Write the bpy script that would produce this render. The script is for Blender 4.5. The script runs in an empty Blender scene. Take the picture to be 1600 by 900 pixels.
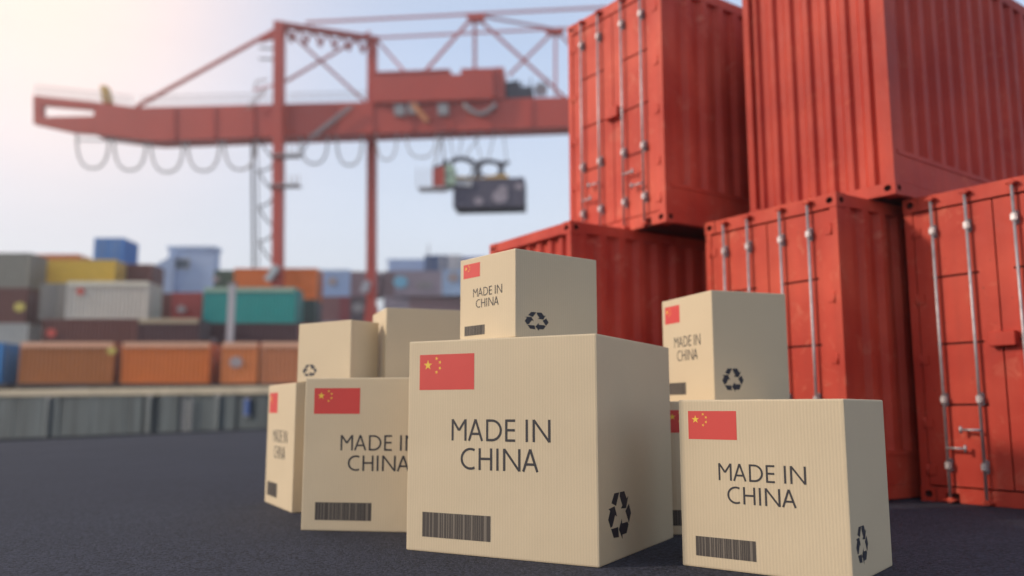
import bpy, bmesh, math, random
from mathutils import Vector, Matrix
random.seed(7)
SC = bpy.context.scene
C = SC.collection
R = math.radians

# ------------------------------------------------------------------ camera
F_PX, PITCH, EYE = 1351.1, R(8.02), 0.8
cam = bpy.data.cameras.new('camera')
camo = bpy.data.objects.new('camera', cam); C.objects.link(camo)
camo.location = (0, 0, EYE); camo.rotation_euler = (R(90) + PITCH, 0, 0)
cam.sensor_width = 36; cam.lens = 36 * F_PX / 1600
cam.clip_start = .05; cam.clip_end = 5000
cam.dof.use_dof = True; cam.dof.focus_distance = 4.5; cam.dof.aperture_fstop = 0.70
SC.camera = camo

# ------------------------------------------------------------------ light
SUN_YAW, SUN_EL = R(-98), R(27)          # yaw: 0 = straight ahead (+Y), negative = left
SUN_DIR = Vector((math.sin(SUN_YAW) * math.cos(SUN_EL), math.cos(SUN_YAW) * math.cos(SUN_EL), math.sin(SUN_EL)))
sun = bpy.data.lights.new('sun', 'SUN'); sun.energy = 2.7; sun.angle = R(4); sun.color = (1, .84, .66)
suno = bpy.data.objects.new('sun', sun); C.objects.link(suno)
suno.rotation_euler = SUN_DIR.to_track_quat('Z', 'Y').to_euler()
suno.location = (-20, 10, 30)

W = bpy.data.worlds.new('World'); SC.world = W; W.use_nodes = True
nt = W.node_tree; nt.nodes.clear()
def wn(t, **k):
    n = nt.nodes.new(t)
    for a, b in k.items(): setattr(n, a, b)
    return n
def math_node(tree, op, a, b=None, clamp=False):
    n = tree.nodes.new('ShaderNodeMath'); n.operation = op; n.use_clamp = clamp
    for i, v in enumerate((a, b)):
        if v is None: continue
        if isinstance(v, (int, float)): n.inputs[i].default_value = v
        else: tree.links.new(v, n.inputs[i])
    return n.outputs[0]
sky = wn('ShaderNodeTexSky', sky_type='NISHITA', sun_disc=False, sun_elevation=SUN_EL, sun_rotation=SUN_YAW,
         dust_density=2.0, air_density=1.0, ozone_density=2.5)
out = wn('ShaderNodeOutputWorld'); bg = wn('ShaderNodeBackground'); bg2 = wn('ShaderNodeBackground'); add = wn('ShaderNodeAddShader')
nt.links.new(sky.outputs[0], bg.inputs[0]); bg.inputs[1].default_value = 0.05
# thin veil of bright haze over the whole sky, with the sun's warm glow painted in high on the left, apart from the lamp
tc = wn('ShaderNodeTexCoord')
GLOW_DIR = Vector((math.sin(R(-31))*math.cos(R(25)), math.cos(R(-31))*math.cos(R(25)), math.sin(R(25))))
dot = wn('ShaderNodeVectorMath', operation='DOT_PRODUCT'); dot.inputs[1].default_value = GLOW_DIR
nrm = wn('ShaderNodeVectorMath', operation='NORMALIZE'); nt.links.new(tc.outputs['Generated'], nrm.inputs[0]); nt.links.new(nrm.outputs[0], dot.inputs[0])
glow = math_node(nt, 'POWER', math_node(nt, 'MAXIMUM', dot.outputs['Value'], 0.0), 42.0)
sep = wn('ShaderNodeSeparateXYZ'); nt.links.new(nrm.outputs[0], sep.inputs[0])
ramp = wn('ShaderNodeValToRGB'); nt.links.new(sep.outputs['Z'], ramp.inputs[0])
cr = ramp.color_ramp
cr.elements[0].position = 0.0; cr.elements[0].color = (.88, .88, .88, 1)
cr.elements[1].position = 1.0; cr.elements[1].color = (.68, .69, .71, 1)
for p, c in ((.10, (.86, .86, .88, 1)), (.22, (.74, .79, .88, 1)), (.40, (.57, .68, .88, 1)), (.65, (.58, .65, .77, 1))):
    e = cr.elements.new(p); e.color = c
mixg = wn('ShaderNodeMix', data_type='RGBA', blend_type='MIX'); 
nt.links.new(glow, mixg.inputs[0]); nt.links.new(ramp.outputs[0], mixg.inputs[6]); mixg.inputs[7].default_value = (1.40, 1.02, .78, 1)
cmap = wn('ShaderNodeMapping'); cmap.inputs['Scale'].default_value = (1.0, 1.0, 3.2); nt.links.new(nrm.outputs[0], cmap.inputs[0])
cn = wn('ShaderNodeTexNoise'); cn.inputs['Scale'].default_value = 2.4; cn.inputs['Detail'].default_value = 5; nt.links.new(cmap.outputs[0], cn.inputs[0])
cf = math_node(nt, 'MULTIPLY_ADD', cn.outputs['Fac'], .24); cf.node.inputs[2].default_value = .88
cs = wn('ShaderNodeVectorMath', operation='SCALE'); nt.links.new(mixg.outputs[2], cs.inputs[0]); nt.links.new(cf, cs.inputs['Scale'])
nt.links.new(cs.outputs[0], bg2.inputs[0]); bg2.inputs[1].default_value = 0.88
nt.links.new(bg.outputs[0], add.inputs[0]); nt.links.new(bg2.outputs[0], add.inputs[1]); nt.links.new(add.outputs[0], out.inputs[0])

SC.view_settings.view_transform = 'Standard'; SC.view_settings.look = 'None'
SC.view_settings.exposure = 0.0; SC.view_settings.gamma = 1
SC.render.engine = 'CYCLES'; SC.cycles.use_denoising = True; SC.cycles.max_bounces = 6

# ------------------------------------------------------------------ helpers
def ray(px, py):
    X, v = (px - 800) / F_PX, (450 - py) / F_PX
    return Vector((X, math.cos(PITCH) - v * math.sin(PITCH), math.sin(PITCH) + v * math.cos(PITCH)))
def at(px, py, Y):
    d = ray(px, py); return Vector((0, 0, EYE)) + d * (Y / d.y)

def tag(o, label=None, cat=None, group=None, kind=None):
    for k, v in (('label', label), ('category', cat), ('group', group), ('kind', kind)):
        if v: o[k] = v
    return o
def empty(name, loc, rz=0, **k):
    o = bpy.data.objects.new(name, None); C.objects.link(o); o.location = loc; o.rotation_euler = (0, 0, rz)
    o.empty_display_size = .3
    return tag(o, **k)
def link(name, mesh, parent=None, color=None):
    o = bpy.data.objects.new(name, mesh); C.objects.link(o)
    if parent: o.parent = parent
    if color: o.color = (*color, 1)
    return o
def mesh_from(bm, name, mats, smooth=False):
    bm.normal_update()
    me = bpy.data.meshes.new(name); bm.to_mesh(me); bm.free()
    for m in (mats if isinstance(mats, (list, tuple)) else [mats]): me.materials.append(m)
    if smooth:
        for p in me.polygons: p.use_smooth = True
    return me
def part(name, bm, mat, parent=None, color=None, smooth=False):
    return link(name, mesh_from(bm, name, mat, smooth), parent, color)
def box(bm, x0, y0, z0, x1, y1, z1, mi=0):
    vs = [bm.verts.new(v) for v in ((x0,y0,z0),(x1,y0,z0),(x1,y1,z0),(x0,y1,z0),(x0,y0,z1),(x1,y0,z1),(x1,y1,z1),(x0,y1,z1))]
    for f in ((0,3,2,1),(4,5,6,7),(0,1,5,4),(1,2,6,5),(2,3,7,6),(3,0,4,7)):
        bm.faces.new([vs[i] for i in f]).material_index = mi
    return bm
def bar(bm, a, b, w, h=None, up=Vector((0, 0, 1))):
    a, b = Vector(a), Vector(b); h = h or w
    d = (b - a).normalized()
    if abs(d.dot(up)) > .98: up = Vector((1, 0, 0))
    s = d.cross(up).normalized(); u = s.cross(d)
    q = [(-1,-1),(1,-1),(1,1),(-1,1)]
    va = [bm.verts.new(a + s*(i*w/2) + u*(j*h/2)) for i, j in q]; vb = [bm.verts.new(b + s*(i*w/2) + u*(j*h/2)) for i, j in q]
    bm.faces.new(va); bm.faces.new(vb[::-1])
    for i in range(4): bm.faces.new((va[i], vb[i], vb[(i+1)%4], va[(i+1)%4]))
    bmesh.ops.recalc_face_normals(bm, faces=bm.faces[:]) if False else None
    return bm
def tube(bm, pts, r, n=8, cap=True):
    pts = [Vector(p) for p in pts]; rings = []
    for i, p in enumerate(pts):
        d = (pts[min(i+1, len(pts)-1)] - pts[max(i-1, 0)]).normalized()
        up = Vector((0, 0, 1)) if abs(d.z) < .9 else Vector((0, 1, 0))
        s = d.cross(up).normalized(); u = s.cross(d)
        rr = r[i] if isinstance(r, (list, tuple)) else r
        rings.append([bm.verts.new(p + s*(rr*math.cos(6.28318*k/n)) + u*(rr*math.sin(6.28318*k/n))) for k in range(n)])
    for a, b in zip(rings, rings[1:]):
        for k in range(n): bm.faces.new((a[k], b[k], b[(k+1)%n], a[(k+1)%n])).smooth = True
    if cap: bm.faces.new(rings[0]); bm.faces.new(rings[-1][::-1])
    return bm
def prism(bm, pts, depth):
    """pts: outline of Vectors, depth: Vector extrusion"""
    a = [bm.verts.new(p) for p in pts]; b = [bm.verts.new(Vector(p) + depth) for p in pts]
    bm.faces.new(a); bm.faces.new(b[::-1]); n = len(a)
    for i in range(n): bm.faces.new((a[i], b[i], b[(i+1)%n], a[(i+1)%n]))
    return bm
def fixn(bm):
    bmesh.ops.recalc_face_normals(bm, faces=bm.faces[:]); return bm
def new(): return bmesh.new()

# ------------------------------------------------------------------ materials
def mat(name, col, rough=.5, metal=0, var=.0, vscale=3, bump=0, bscale=20, coord='Object', objcol=False, randvar=0, stretch=(1,1,1), spec=.5):
    m = bpy.data.materials.new(name); m.use_nodes = True; t = m.node_tree; N = t.nodes; L = t.links
    b = N['Principled BSDF']; b.inputs['Roughness'].default_value = rough; b.inputs['Metallic'].default_value = metal
    b.inputs['Specular IOR Level'].default_value = spec
    tcn = N.new('ShaderNodeTexCoord'); mp = N.new('ShaderNodeMapping'); L.new(tcn.outputs[coord], mp.inputs[0]); mp.inputs['Scale'].default_value = stretch
    oi = N.new('ShaderNodeObjectInfo')
    if objcol: base = oi.outputs['Color']
    else:
        rgb = N.new('ShaderNodeRGB'); rgb.outputs[0].default_value = (*col, 1); base = rgb.outputs[0]
    m['base'] = 1
    if var or randvar:
        ns = N.new('ShaderNodeTexNoise'); ns.inputs['Scale'].default_value = vscale; ns.inputs['Detail'].default_value = 6; L.new(mp.outputs[0], ns.inputs[0])
        f = math_node(t, 'MULTIPLY_ADD', ns.outputs['Fac'], var * 2); f.node.inputs[2].default_value = 1 - var
        if randvar:
            g = math_node(t, 'MULTIPLY_ADD', oi.outputs['Random'], randvar * 2); g.node.inputs[2].default_value = 1 - randvar
            f = math_node(t, 'MULTIPLY', f, g)
        vm = N.new('ShaderNodeVectorMath'); vm.operation = 'SCALE'; L.new(base, vm.inputs[0]); L.new(f, vm.inputs['Scale']); base = vm.outputs[0]
    L.new(base, b.inputs['Base Color'])
    if bump:
        nb = N.new('ShaderNodeTexNoise'); nb.inputs['Scale'].default_value = bscale; nb.inputs['Detail'].default_value = 4; L.new(mp.outputs[0], nb.inputs[0])
        bp = N.new('ShaderNodeBump'); bp.inputs['Strength'].default_value = bump; bp.inputs['Distance'].default_value = .01
        L.new(nb.outputs['Fac'], bp.inputs['Height']); L.new(bp.outputs[0], b.inputs['Normal'])
    return m

def red_paint():
    m = bpy.data.materials.new('red_container_paint'); m.use_nodes = True; t = m.node_tree; N = t.nodes; L = t.links
    b = N['Principled BSDF']; b.inputs['Specular IOR Level'].default_value = .3
    tcn = N.new('ShaderNodeTexCoord'); co = tcn.outputs['Object']
    n1 = N.new('ShaderNodeTexNoise'); n1.inputs['Scale'].default_value = 1.3; n1.inputs['Detail'].default_value = 5; L.new(co, n1.inputs[0])
    r1 = N.new('ShaderNodeValToRGB'); L.new(n1.outputs['Fac'], r1.inputs[0])
    r1.color_ramp.elements[0].position = .38; r1.color_ramp.elements[0].color = (.44, .030, .015, 1)
    r1.color_ramp.elements[1].position = .72; r1.color_ramp.elements[1].color = (.59, .066, .034, 1)
    # sun-bleached scuffs
    n2 = N.new('ShaderNodeTexNoise'); n2.inputs['Scale'].default_value = 5; n2.inputs['Detail'].default_value = 9; n2.inputs['Roughness'].default_value = .7; n2.inputs['Distortion'].default_value = .8; L.new(co, n2.inputs[0])
    r2 = N.new('ShaderNodeValToRGB'); L.new(n2.outputs['Fac'], r2.inputs[0])
    r2.color_ramp.elements[0].position = .56; r2.color_ramp.elements[0].color = (0, 0, 0, 1); r2.color_ramp.elements[1].position = .75; r2.color_ramp.elements[1].color = (.75, .75, .75, 1)
    mx = N.new('ShaderNodeMix'); mx.data_type = 'RGBA'; L.new(r2.outputs[0], mx.inputs[0]); L.new(r1.outputs[0], mx.inputs[6]); mx.inputs[7].default_value = (.62, .15, .09, 1)
    # small dark rust chips
    n3 = N.new('ShaderNodeTexNoise'); n3.inputs['Scale'].default_value = 26; n3.inputs['Detail'].default_value = 5; L.new(co, n3.inputs[0])
    r3 = N.new('ShaderNodeValToRGB'); L.new(n3.outputs['Fac'], r3.inputs[0])
    r3.color_ramp.elements[0].position = .69; r3.color_ramp.elements[0].color = (0, 0, 0, 1); r3.color_ramp.elements[1].position = .74; r3.color_ramp.elements[1].color = (.7, .7, .7, 1)
    mx2 = N.new('ShaderNodeMix'); mx2.data_type = 'RGBA'; L.new(r3.outputs[0], mx2.inputs[0]); L.new(mx.outputs[2], mx2.inputs[6]); mx2.inputs[7].default_value = (.20, .035, .02, 1)
    # vertical rain streaks
    mp = N.new('ShaderNodeMapping'); mp.inputs['Scale'].default_value = (9, 9, .35); L.new(co, mp.inputs[0])
    n4 = N.new('ShaderNodeTexNoise'); n4.inputs['Scale'].default_value = 1.0; n4.inputs['Detail'].default_value = 4; L.new(mp.outputs[0], n4.inputs[0])
    f = math_node(t, 'MULTIPLY_ADD', n4.outputs['Fac'], .36); f.node.inputs[2].default_value = .82
    vm = N.new('ShaderNodeVectorMath'); vm.operation = 'SCALE'; L.new(mx2.outputs[2], vm.inputs[0]); L.new(f, vm.inputs['Scale'])
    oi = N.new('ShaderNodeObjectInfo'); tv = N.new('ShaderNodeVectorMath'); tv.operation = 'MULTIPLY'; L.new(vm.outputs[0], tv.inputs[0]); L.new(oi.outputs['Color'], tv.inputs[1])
    L.new(tv.outputs[0], b.inputs['Base Color'])
    rr = math_node(t, 'MULTIPLY_ADD', n2.outputs['Fac'], .35); rr.node.inputs[2].default_value = .42; L.new(rr, b.inputs['Roughness'])
    bp = N.new('ShaderNodeBump'); bp.inputs['Strength'].default_value = .25; bp.inputs['Distance'].default_value = .012
    L.new(n2.outputs['Fac'], bp.inputs['Height']); L.new(bp.outputs[0], b.inputs['Normal'])
    return m

def cardboard():
    m = bpy.data.materials.new('corrugated_cardboard'); m.use_nodes = True; t = m.node_tree; N = t.nodes; L = t.links
    b = N['Principled BSDF']; b.inputs['Roughness'].default_value = .62; b.inputs['Specular IOR Level'].default_value = .35
    tcn = N.new('ShaderNodeTexCoord'); co = tcn.outputs['Object']
    sp = N.new('ShaderNodeSeparateXYZ'); L.new(co, sp.inputs[0])
    s = math_node(t, 'ADD', sp.outputs['X'], sp.outputs['Y'])
    w = math_node(t, 'SINE', math_node(t, 'MULTIPLY', s, 2 * math.pi / .0165))
    n = N.new('ShaderNodeTexNoise'); n.inputs['Scale'].default_value = 2.2; n.inputs['Detail'].default_value = 3; L.new(co, n.inputs[0])
    n2 = N.new('ShaderNodeTexNoise'); n2.inputs['Scale'].default_value = 240; n2.inputs['Detail'].default_value = 2; L.new(co, n2.inputs[0])
    amp = math_node(t, 'MULTIPLY', w, .030)
    f = math_node(t, 'ADD', math_node(t, 'MULTIPLY_ADD', n.outputs['Fac'], .10), amp); f.node.inputs[0].links[0].from_node.inputs[2].default_value = .88
    f = math_node(t, 'ADD', f, math_node(t, 'MULTIPLY', math_node(t, 'SUBTRACT', n2.outputs['Fac'], .5), .12))
    vm = N.new('ShaderNodeVectorMath'); vm.operation = 'SCALE'; vm.inputs[0].default_value = (.64, .515, .345); L.new(f, vm.inputs['Scale'])
    L.new(vm.outputs[0], b.inputs['Base Color'])
    h = math_node(t, 'ADD', math_node(t, 'MULTIPLY', w, .35), math_node(t, 'MULTIPLY', n2.outputs['Fac'], .5))
    bp = N.new('ShaderNodeBump'); bp.inputs['Strength'].default_value = .5; bp.inputs['Distance'].default_value = .0014
    L.new(h, bp.inputs['Height'])
    n3 = N.new('ShaderNodeTexNoise'); n3.inputs['Scale'].default_value = 2.6; n3.inputs['Detail'].default_value = 2; L.new(co, n3.inputs[0])
    bq = N.new('ShaderNodeBump'); bq.inputs['Strength'].default_value = .3; bq.inputs['Distance'].default_value = .018
    L.new(n3.outputs['Fac'], bq.inputs['Height']); L.new(bq.outputs[0], bp.inputs['Normal']); L.new(bp.outputs[0], b.inputs['Normal'])
    return m

def asphalt():
    m = bpy.data.materials.new('asphalt'); m.use_nodes = True; t = m.node_tree; N = t.nodes; L = t.links
    b = N['Principled BSDF']; b.inputs['Roughness'].default_value = .82; b.inputs['Specular IOR Level'].default_value = .25
    tcn = N.new('ShaderNodeTexCoord'); co = tcn.outputs['Object']
    v = N.new('ShaderNodeTexVoronoi'); v.inputs['Scale'].default_value = 75; L.new(co, v.inputs[0])
    n = N.new('ShaderNodeTexNoise'); n.inputs['Scale'].default_value = 160; n.inputs['Detail'].default_value = 4; L.new(co, n.inputs[0])
    g = N.new('ShaderNodeTexNoise'); g.inputs['Scale'].default_value = .55; g.inputs['Detail'].default_value = 6; L.new(co, g.inputs[0])
    cr_ = N.new('ShaderNodeSeparateColor'); L.new(v.outputs['Color'], cr_.inputs[0])
    f = math_node(t, 'MULTIPLY_ADD', cr_.outputs[0], 1.3); f.node.inputs[2].default_value = .35
    f2 = math_node(t, 'MULTIPLY_ADD', g.outputs['Fac'], .6); f2.node.inputs[2].default_value = .7
    f = math_node(t, 'MULTIPLY', f, f2)
    vm = N.new('ShaderNodeVectorMath'); vm.operation = 'SCALE'; vm.inputs[0].default_value = (.028, .030, .044); L.new(f, vm.inputs['Scale'])
    L.new(vm.outputs[0], b.inputs['Base Color'])
    h = math_node(t, 'ADD', math_node(t, 'MULTIPLY', v.outputs['Distance'], -1.0), n.outputs['Fac'])
    bp = N.new('ShaderNodeBump'); bp.inputs['Strength'].default_value = .8; bp.inputs['Distance'].default_value = .006
    L.new(h, bp.inputs['Height']); L.new(bp.outputs[0], b.inputs['Normal'])
    return m

M_RED = red_paint(); M_CARD = cardboard(); M_ASPH = asphalt()
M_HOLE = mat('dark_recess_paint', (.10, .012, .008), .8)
M_ROD = mat('galvanised_steel', (.42, .39, .40), .48, .7, var=.45, vscale=14, bump=.2, bscale=60)
M_INK = mat('black_print_ink', (.030, .026, .030), .6)
M_NAVY = mat('dark_print_ink', (.018, .018, .028), .55)
M_BARB = mat('barcode_backing_print', (.17, .14, .11), .6)
M_BARD = mat('barcode_bar_print', (.060, .048, .040), .6)
M_FLAG = mat('red_flag_print', (.60, .050, .040), .5, var=.05, vscale=8)
M_STAR = mat('yellow_star_print', (.80, .52, .05), .5)
M_TAPE = mat('packing_tape', (.50, .38, .22), .25)
M_PAINT = mat('container_paint', (1, 1, 1), .55, var=.14, vscale=1.2, objcol=True, bump=.15, bscale=6)
M_FRAME = M_PAINT
M_CRANE = mat('crane_red_paint', (.47, .056, .030), .5, var=.15, vscale=.4, bump=.1, bscale=2)
M_GREY = mat('weathered_grey_steel', (.30, .29, .30), .6, var=.2, vscale=2)
M_PALE = mat('pale_grey_paint', (.48, .48, .50), .5, var=.1, vscale=2)
M_DARK = mat('dark_machinery_steel', (.06, .055, .07), .6, var=.3, vscale=3)
M_CABLE = mat('festoon_cable_rubber', (.40, .38, .37), .6)
M_RAIL = mat('handrail_steel', (.42, .36, .34), .6)
M_YEL = mat('yellow_machine_paint', (.60, .36, .06), .5, var=.15, vscale=2)
M_GREEN = mat('pale_green_paint', (.38, .50, .36), .5, var=.1, vscale=2)
M_GLASS = mat('cab_window_glass', (.10, .14, .18), .1)
M_RUBBER = mat('black_kerb_rubber', (.022, .024, .022), .8, var=.3, vscale=3)
M_WAGON = mat('dark_wagon_steel', (.055, .040, .036), .7, var=.3, vscale=2)
M_BLUE = mat('blue_sign_paint', (.03, .09, .30), .4)
M_CONC = mat('weathered_quay_concrete', (.075, .092, .098), .85, var=.95, vscale=1.1, randvar=.16, stretch=(2.2, 2.2, .22), bump=.5, bscale=3)
M_COPE = mat('sandy_concrete_coping', (.44, .38, .28), .8, var=.25, vscale=1.5, bump=.3, bscale=4)
M_FEND = mat('grey_fender_rubber', (.12, .14, .145), .7, var=.3, vscale=2)
M_MARK = mat('faded_lilac_mark_paint', (.34, .29, .33), .6, var=.3, vscale=3)
M_DECK = mat('dusty_yard_concrete', (.24, .23, .21), .9, var=.25, vscale=.3, bump=.3, bscale=2)
M_WATER = mat('harbour_water', (.02, .035, .04), .08, bump=.35, bscale=1.2)
M_WHITE = mat('pale_emblem_paint', (.40, .33, .33), .6, var=.4, vscale=4)
M_EMR = mat('red_emblem_paint', (.62, .07, .04), .5)
M_EMY = mat('yellow_emblem_paint', (.62, .50, .10), .5)
M_EMB = mat('light_blue_emblem_paint', (.20, .50, .70), .5)

# ------------------------------------------------------------------ ground, water, quay
def sheet(name, pts, z, m, thick=None, kind='structure', **k):
    bm = new()
    if thick: prism(bm, [Vector((x, y, z)) for x, y in pts], Vector((0, 0, -thick))); fixn(bm)
    else: bm.faces.new([bm.verts.new((x, y, z)) for x, y in pts]); fixn(bm)
    o = part(name, bm, m)
    if not thick and o.data.polygons[0].normal.z < 0: o.data.flip_normals()
    return tag(o, kind=kind, **k)
EDGE = [(-26.6, -30), (-16.9, 8), (-12.9, 23.6), (-10.0, 35.0), (60, 36.5)]
sheet('asphalt_apron', EDGE + [(60, -30)], 0, M_ASPH, thick=4.5, label='dark speckled asphalt apron under the cartons and red containers')
sheet('water', [(-850, -850), (850, -850), (850, 850), (-850, 850)], -3.2, M_WATER, label='dark harbour water between the two quays')
WALL = [(-75, 62), (-45, 56), (-11, 41), (60, 41)]
sheet('quay_deck', WALL + [(60, 400), (-400, 400), (-400, 62)], 1.85, M_DECK, thick=6, label='concrete yard surface of the far quay')
bm = new()
for a, b in zip(EDGE[:-1], EDGE[1:]):
    a, b = Vector((*a, 0)), Vector((*b, 0)); d = (b - a).normalized(); s = Vector((-d.y, d.x, 0))
    bar(bm, a + s*.14 + Vector((0,0,-.14)), b + s*.14 + Vector((0,0,-.14)), .28, .40)
tag(part('kerb', fixn(bm), M_RUBBER), kind='structure', label='low black rubber kerb along the apron edge')

wall = empty('quay_wall', (-11, 41, -4), label='grey streaked concrete quay wall with sandy coping across the water', cat='quay wall')
org = wall.location.copy()
for a, b in zip(WALL[:-1], WALL[1:]):
    a, b = Vector((*a, 0)), Vector((*b, 0)); L = (b - a).length; d = (b - a) / L; n = max(1, int(L / 1.18)); st = L / n
    nrm_ = Vector((d.y, -d.x, 0))
    for i in range(n):
        bm = new(); p = a + d*(i*st + .02); q = a + d*((i+1)*st - .02); off = random.uniform(.02, .16)
        prism(bm, [p + nrm_*off, q + nrm_*off, q + nrm_*off + Vector((0,0,5.55)), p + nrm_*off + Vector((0,0,5.55))], -nrm_*(off + .1)); fixn(bm)
        me = mesh_from(bm, 'panel', M_CONC); me.transform(Matrix.Translation((-org.x, -org.y, 0)))
        link('panel', me, wall)
    n2 = max(1, int(L / 4.7)); st = L / n2
    for i in range(n2):
        bm = new(); p = a + d*(i*st + .015) + Vector((0,0,5.55)); q = a + d*((i+1)*st - .015) + Vector((0,0,5.55))
        prism(bm, [p + nrm_*.22, q + nrm_*.22, q + nrm_*.22 + Vector((0,0,.36)), p + nrm_*.22 + Vector((0,0,.36))], -nrm_*.9); fixn(bm)
        me = mesh_from(bm, 'coping_stone', M_COPE); me.transform(Matrix.Translation((-org.x, -org.y, 0)))
        link('coping_stone', me, wall)

def on_wall(px):
    d = ray(px, 640); a, b = Vector((-45, 56)), Vector((-11, 41)); e = b - a
    # X = t*d.x, Y = t*d.y
    den = d.x*e.y - d.y*e.x; t = (a.x*e.y - a.y*e.x)/den
    return Vector((t*d.x, t*d.y)), math.atan2(e.y, e.x)
def wall_item(name, px, z0, z1, w, m, label, cat, ladder=False, dep=.16):
    p, rz = on_wall(px)
    o = empty(name, (p.x, p.y, z0), rz, label=label, cat=cat)
    if ladder:
        for s in (-1, 1):
            bm = new(); box(bm, s*w/2-.03, -.34, 0, s*w/2+.03, -.27, z1-z0); part('stile', bm, m, o)
        for i in range(int((z1-z0)/.3)):
            bm = new(); box(bm, -w/2+.03, -.32, .15+i*.3, w/2-.03, -.28, .19+i*.3); part('rung', bm, m, o)
    else:
        bm = new(); box(bm, -w/2, -.14-dep, 0, w/2, -.14, z1-z0); part('face_plate', bm, m, o)
        bm = new(); box(bm, -w/2-.05, -.14-dep*.6, -.06, w/2+.05, -.13, 0); box(bm, -w/2-.05, -.14-dep*.6, z1-z0, w/2+.05, -.13, z1-z0+.06); part('bracket', bm, M_GREY, o)
    return o
wall_item('wall_fender', 345, -1.4, 1.45, 0.24, M_FEND, 'grey upright fender strip on the quay wall, nearest the blue plate', 'fender')
wall_item('wall_fender', 239, -1.4, 1.45, 0.26, M_FEND, 'grey fender strip on the quay wall, second of three from the blue plate', 'fender')
wall_item('wall_fender', 80, -1.4, 1.40, 0.24, M_FEND, 'grey fender strip on the quay wall towards the left edge of the photo', 'fender')
wall_item('wall_plate', 391, .55, 1.30, .26, M_BLUE, 'small upright blue plate on the quay wall beside the left carton', 'sign')
wall_item('wall_ladder', 300, -3.0, 1.45, .45, M_GREY, 'thin grey steel ladder going down the quay wall', 'ladder', ladder=True)

# ------------------------------------------------------------------ red containers (near)
CW, CH_, CD = 1.598, 2.739, 5.0
def corrug(bm, f, length, z0, z1, pitch, depth, s0=0.0):
    """trapezoid corrugation: f(s, out, z) -> Vector; out is 0 (proud) or -depth"""
    prof = []; s = s0
    while s < s0 + length - 1e-6:
        for ds, o in ((0, 0), (.30, 0), (.45, -depth), (.80, -depth)):
            if s + ds*pitch <= s0 + length: prof.append((s + ds*pitch, o))
        s += pitch
    prof.append((s0 + length, 0))
    a = [bm.verts.new(f(s, o, z0)) for s, o in prof]; b = [bm.verts.new(f(s, o, z1)) for s, o in prof]
    for i in range(len(a)-1): bm.faces.new((a[i], a[i+1], b[i+1], b[i]))
def ring_hole(bm, f, u0, u1, v0, v1, cu, cv, ru, rv, dep, n=12):
    """rectangle (u0..v1) with an oval hole recessed by dep; f(u,v,out)->Vector"""
    def pt(a):
        c, s = math.cos(a), math.sin(a)
        return cu + ru*c, cv + rv*s
    def edge(a):
        c, s = math.cos(a), math.sin(a); t = min([((u1-cu)/c if c > 0 else (u0-cu)/c) if abs(c) > 1e-6 else 1e9, ((v1-cv)/s if s > 0 else (v0-cv)/s) if abs(s) > 1e-6 else 1e9])
        return cu + c*t, cv + s*t
    angs = sorted(set([2*math.pi*k/n for k in range(n)] + [math.atan2(v-cv, u-cu) % (2*math.pi) for u in (u0, u1) for v in (v0, v1)]))
    o = [bm.verts.new(f(*edge(a), 0)) for a in angs]; i_ = [bm.verts.new(f(*pt(a), 0)) for a in angs]; b = [bm.verts.new(f(*pt(a), -dep)) for a in angs]
    m = len(angs)
    for k in range(m):
        j = (k+1) % m
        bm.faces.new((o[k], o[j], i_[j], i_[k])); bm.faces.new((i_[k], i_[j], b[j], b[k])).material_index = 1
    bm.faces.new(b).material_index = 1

def casting(cx, cy, z0, sx, sy):
    """corner casting at outer corner (cx,cy); sx, sy point inward"""
    bm = new(); a, h = .135, .13; x1, y1 = cx + sx*a, cy + sy*a
    P = .006
    fx = lambda u, v, o: Vector((u, cy - sy*(P + o), v)); fy = lambda u, v, o: Vector((cx - sx*(P + o), u, v))
    ux, uy = sorted((cx - sx*P, x1)), sorted((cy - sy*P, y1))
    ring_hole(bm, fx, ux[0], ux[1], z0, z0+h, (cx+x1)/2, z0+h/2, .036, .030, .05)
    ring_hole(bm, fy, uy[0], uy[1], z0, z0+h, (cy+y1)/2, z0+h/2, .030, .030, .05)
    for z in (z0, z0+h):
        bm.faces.new([bm.verts.new(v) for v in ((cx-sx*P, cy-sy*P, z), (x1, cy-sy*P, z), (x1, y1, z), (cx-sx*P, y1, z))])
    bmesh.ops.remove_doubles(bm, verts=bm.verts[:], dist=1e-5)
    return fixn(bm)

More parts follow.
